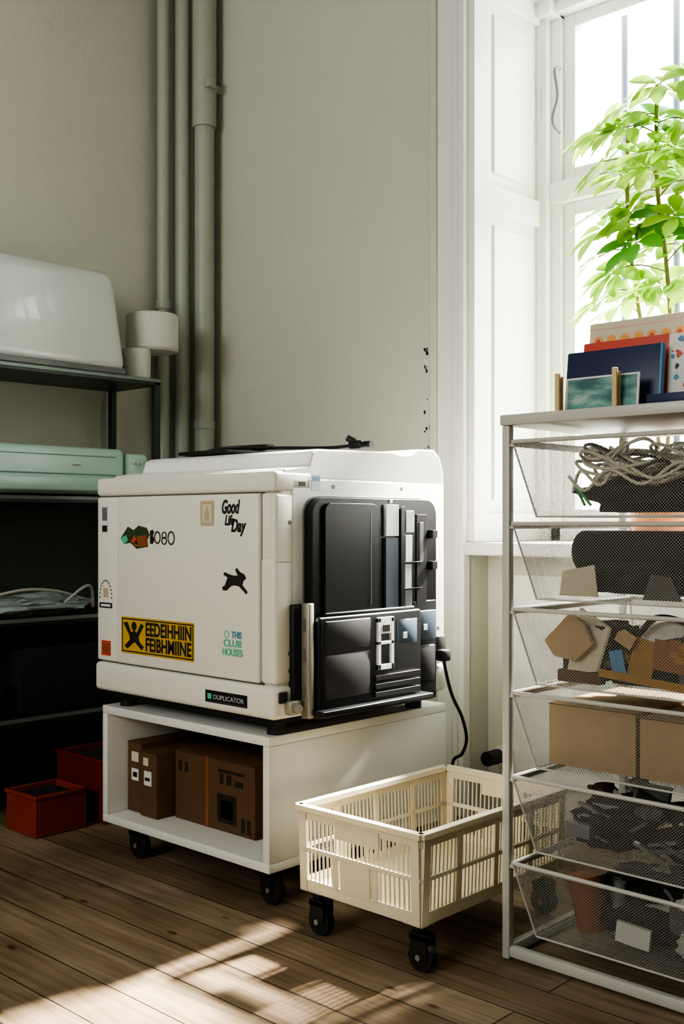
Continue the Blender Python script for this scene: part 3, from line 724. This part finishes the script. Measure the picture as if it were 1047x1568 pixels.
stems = [[(-1.46, 2.86, .96), (-1.48, 2.87, 1.25), (-1.53, 2.87, 1.5), (-1.56, 2.86, 1.75), (-1.55, 2.84, 2.02)],
         [(-1.45, 2.85, .96), (-1.42, 2.85, 1.3), (-1.43, 2.84, 1.6), (-1.45, 2.82, 1.85), (-1.45, 2.82, 2.12)],
         [(-1.44, 2.87, .96), (-1.36, 2.88, 1.2), (-1.31, 2.87, 1.5), (-1.28, 2.86, 1.8), (-1.25, 2.86, 2.0)]]
for si, s in enumerate(stems):
    C = catmull(s, 11); st.tube(s, .006, STEM)
    m = len(C)
    for i in range(int(m*.50), m, 1 if si < 2 else 2):
        az = i*2.4+si; l = random.uniform(.07, .16)
        e = C[i]+Vector((math.cos(az)*l, math.sin(az)*l*.6, random.uniform(-.02, .06)))
        e.y = min(e.y, 2.93); e.z = max(1.50, min(e.z, 2.11)); e.x = max(e.x, -1.67)
        st.tube([C[i], (C[i]+e)/2+Vector((0, 0, .015)), e], .002, STEM, n=5, sub=4)
        nrm = Vector((math.cos(az)*.5, -.6+math.sin(az)*.3, .8))
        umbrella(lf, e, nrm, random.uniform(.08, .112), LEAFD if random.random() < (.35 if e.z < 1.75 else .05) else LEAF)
st.build('stems', E); lf.build('leaves', E, ang=80)

# ---------------------------------------------------------------- left shelf
E = empty('steel_shelving_unit')
SX0, SX1, SY0, SY1 = -3.33, -3.05, .55, 2.32
b = MB()
for x in (SX0, SX1-.022):
    for y in (SY0, SY1-.022): b.box((x, y, 0), (x+.022, y+.022, 1.40), SHELFM)
for z in (1.395, .985, .60, .29):
    b.box((SX0, SY0, z-.022), (SX1, SY1, z), SHELFM); b.box((SX1-.001, SY0, z-.012), (SX1+.003, SY1, z), SHELFE)
b.box((SX0-.006, SY0, .0), (SX0-.001, SY1, .96), SHELFSHADE)  # dark sheet standing in for the shaded wall behind the shelves
b.build('frame', E, bevel=.001)
b = MB()
def ed(v, d):
    v = v.copy()
    if v.z > 0: v.y -= .035*(1 if v.y > 0 else -1); v.x -= .03*(1 if v.x > 0 else 0)
    return v
b.rbox((-3.32, 1.22, 1.397), (-3.03, 2.18, 1.74), HOOD, .045, 8, edit=ed)
b.rbox((-3.31, 1.24, 1.3955), (-3.035, 2.165, 1.415), GRY, .003); b.build('machine_dust_hood')
b = MB()
b.lathe((-3.13, 2.345, 1.50), [(.084, 0), (.092, .008), (.092, .125), (.086, .131)], STYRO)
b.lathe((-3.12, 2.27, 1.3955), [(.048, 0), (.050, .1045)], STYRO); b.build('styrofoam_roll')
b = MB()
b.rbox((-3.31, 1.0, .992), (-3.0, 2.14, 1.142), TEAL, .022, 6)
b.rbox((-3.30, 2.145, .992), (-3.005, 2.24, 1.130), TEAL, .018, 6)
b.box((-3.28, 2.135, 1.0), (-3.02, 2.15, 1.12), TEALD)
b.rbox((-3.01, 1.0, .998), (-2.985, 2.12, 1.045), TEAL, .008, 3)
b.box((-3.002, 1.05, 1.052), (-2.9985, 2.10, 1.056), TEALD); b.box((-3.002, 1.05, 1.112), (-2.9990, 2.10, 1.115), TEALD)
b.box((-3.0015, 1.93, 1.078), (-2.998, 1.97, 1.09), LGRY); b.box((-2.999, 1.935, 1.081), (-2.9975, 1.965, 1.085), GRY)
for k in range(3): b.cyl((-3.006, 2.17+k*.018, 1.10), (-3.001, 2.17+k*.018, 1.10), .005, LGRY)
b.cyl((-3.2, 1.05, .9853), (-3.2, 1.05, .998), .02, RUB); b.cyl((-3.1, 2.10, .9853), (-3.1, 2.10, .998), .02, RUB)
b.build('large_format_plotter')
b = MB()
b.blob((-3.17, 1.85, .632), (.11, .25, .038), 31, FILMBAG, .4, 2.5)
b.tube([(-3.10, 1.7, .668), (-3.07, 1.8, .688), (-3.06, 1.9, .683), (-3.08, 2.0, .66)], .005, CLOTHW)
b.tube([(-3.07, 1.95, .64), (-3.065, 2.02, .688), (-3.08, 2.06, .683), (-3.1, 2.08, .62)], .005, CLOTHW)
b.build('plastic_bag')
b = MB(); b.rbox((-3.31, 1.5, .291), (-3.08, 1.75, .40), CLOTHD, .01); b.rbox((-3.31, 1.8, .291), (-3.08, 2.2, .5), CLOTHD, .01); b.build('storage_box')
b = MB(); b.rbox((-3.3, 1.52, .001), (-3.10, 1.72, .2), CARD, .004); b.build('cardboard_box.006')
def bin_(name, x0, x1, y0, y1, h, mat):
    b = MB()
    for (a, c) in (((x0, y0, .001), (x1, y1, .012)), ((x0, y0, .01), (x1, y0+.01, h)), ((x0, y1-.01, .01), (x1, y1, h)), ((x0, y0+.01, .01), (x0+.01, y1-.01, h)), ((x1-.01, y0+.01, .01), (x1, y1-.01, h))): b.box(a, c, mat)
    b.box((x0-.005, y0-.005, h-.012), (x1+.005, y0+.008, h), mat); b.box((x1-.008, y0, h-.012), (x1+.005, y1, h), mat)
    b.rbox((x0+.02, y0+.02, .013), (x1-.02, y1-.02, h*.92), CLOTHD, .01)
    b.build(name, bevel=.003)
bin_('red_storage_bin', -2.92, -2.76, 1.66, 1.83, .12, REDO)
bin_('red_storage_bin.001', -3.0, -2.74, 1.88, 2.10, .19, RED)
b = MB(); b.cyl((XW, 2.15, 2.95), (XW+.03, 2.15, 2.95), .03, GRY); b.tube([(XW+.03, 2.15, 2.95), (XW+.08, 2.15, 2.93), (XW+.10, 2.15, 2.88)], .008, GRY); b.build('wall_bracket')
b = MB(); b.cyl((-1.93, 2.74, .19), (-1.93, 2.68, .19), .022, BLK2); b.cyl((-1.93, 2.76, .19), (-1.93, 2.8, .19), .03, TRIM); b.build('radiator_valve')

# ---------------------------------------------------------------- light
w = bpy.data.worlds.new('overcast_sky'); SC.world = w; w.use_nodes = True
bg = w.node_tree.nodes['Background']; bg.inputs[0].default_value = (1, .998, .965, 1); bg.inputs[1].default_value = 10.5
def portal(name, loc, rot, sx, sy):
    l = bpy.data.lights.new(name, 'AREA'); l.shape = 'RECTANGLE'; l.size = sx; l.size_y = sy; l.cycles.is_portal = True
    o = bpy.data.objects.new(name, l); SC.collection.objects.link(o); o.location = loc; o.rotation_euler = rot
portal('window_portal', (-1.315, YWIN+.14, 1.72), (math.radians(-90), 0, 0), 1.4, 1.85)
portal('back_fill_portal', ((BWX0+BWX1)/2, YB-.21, (BWZ0+BWZ1)/2), (math.radians(90), 0, 0), BWX1-BWX0, BWZ1-BWZ0)  # fill light through the added opening behind the camera
l = bpy.data.lights.new('sun', 'SUN'); l.energy = 52; l.angle = math.radians(6); l.color = (1, .95, .86)
o = bpy.data.objects.new('sun', l); SC.collection.objects.link(o); o.location = (-1, 5, 5)
o.rotation_euler = Vector((-.06, -1, -.80)).to_track_quat('-Z', 'Y').to_euler()

# ---------------------------------------------------------------- camera
c = bpy.data.cameras.new('camera'); c.sensor_fit = 'VERTICAL'; c.sensor_height = 36; c.lens = 38.39; c.shift_y = .0102
o = bpy.data.objects.new('camera', c); SC.collection.objects.link(o); o.location = (0, 0, .9); o.rotation_euler = (math.radians(90), 0, math.radians(43.3))
SC.camera = o
SC.view_settings.view_transform = 'AgX'; SC.view_settings.look = 'AgX - High Contrast'; SC.view_settings.exposure = 0.35
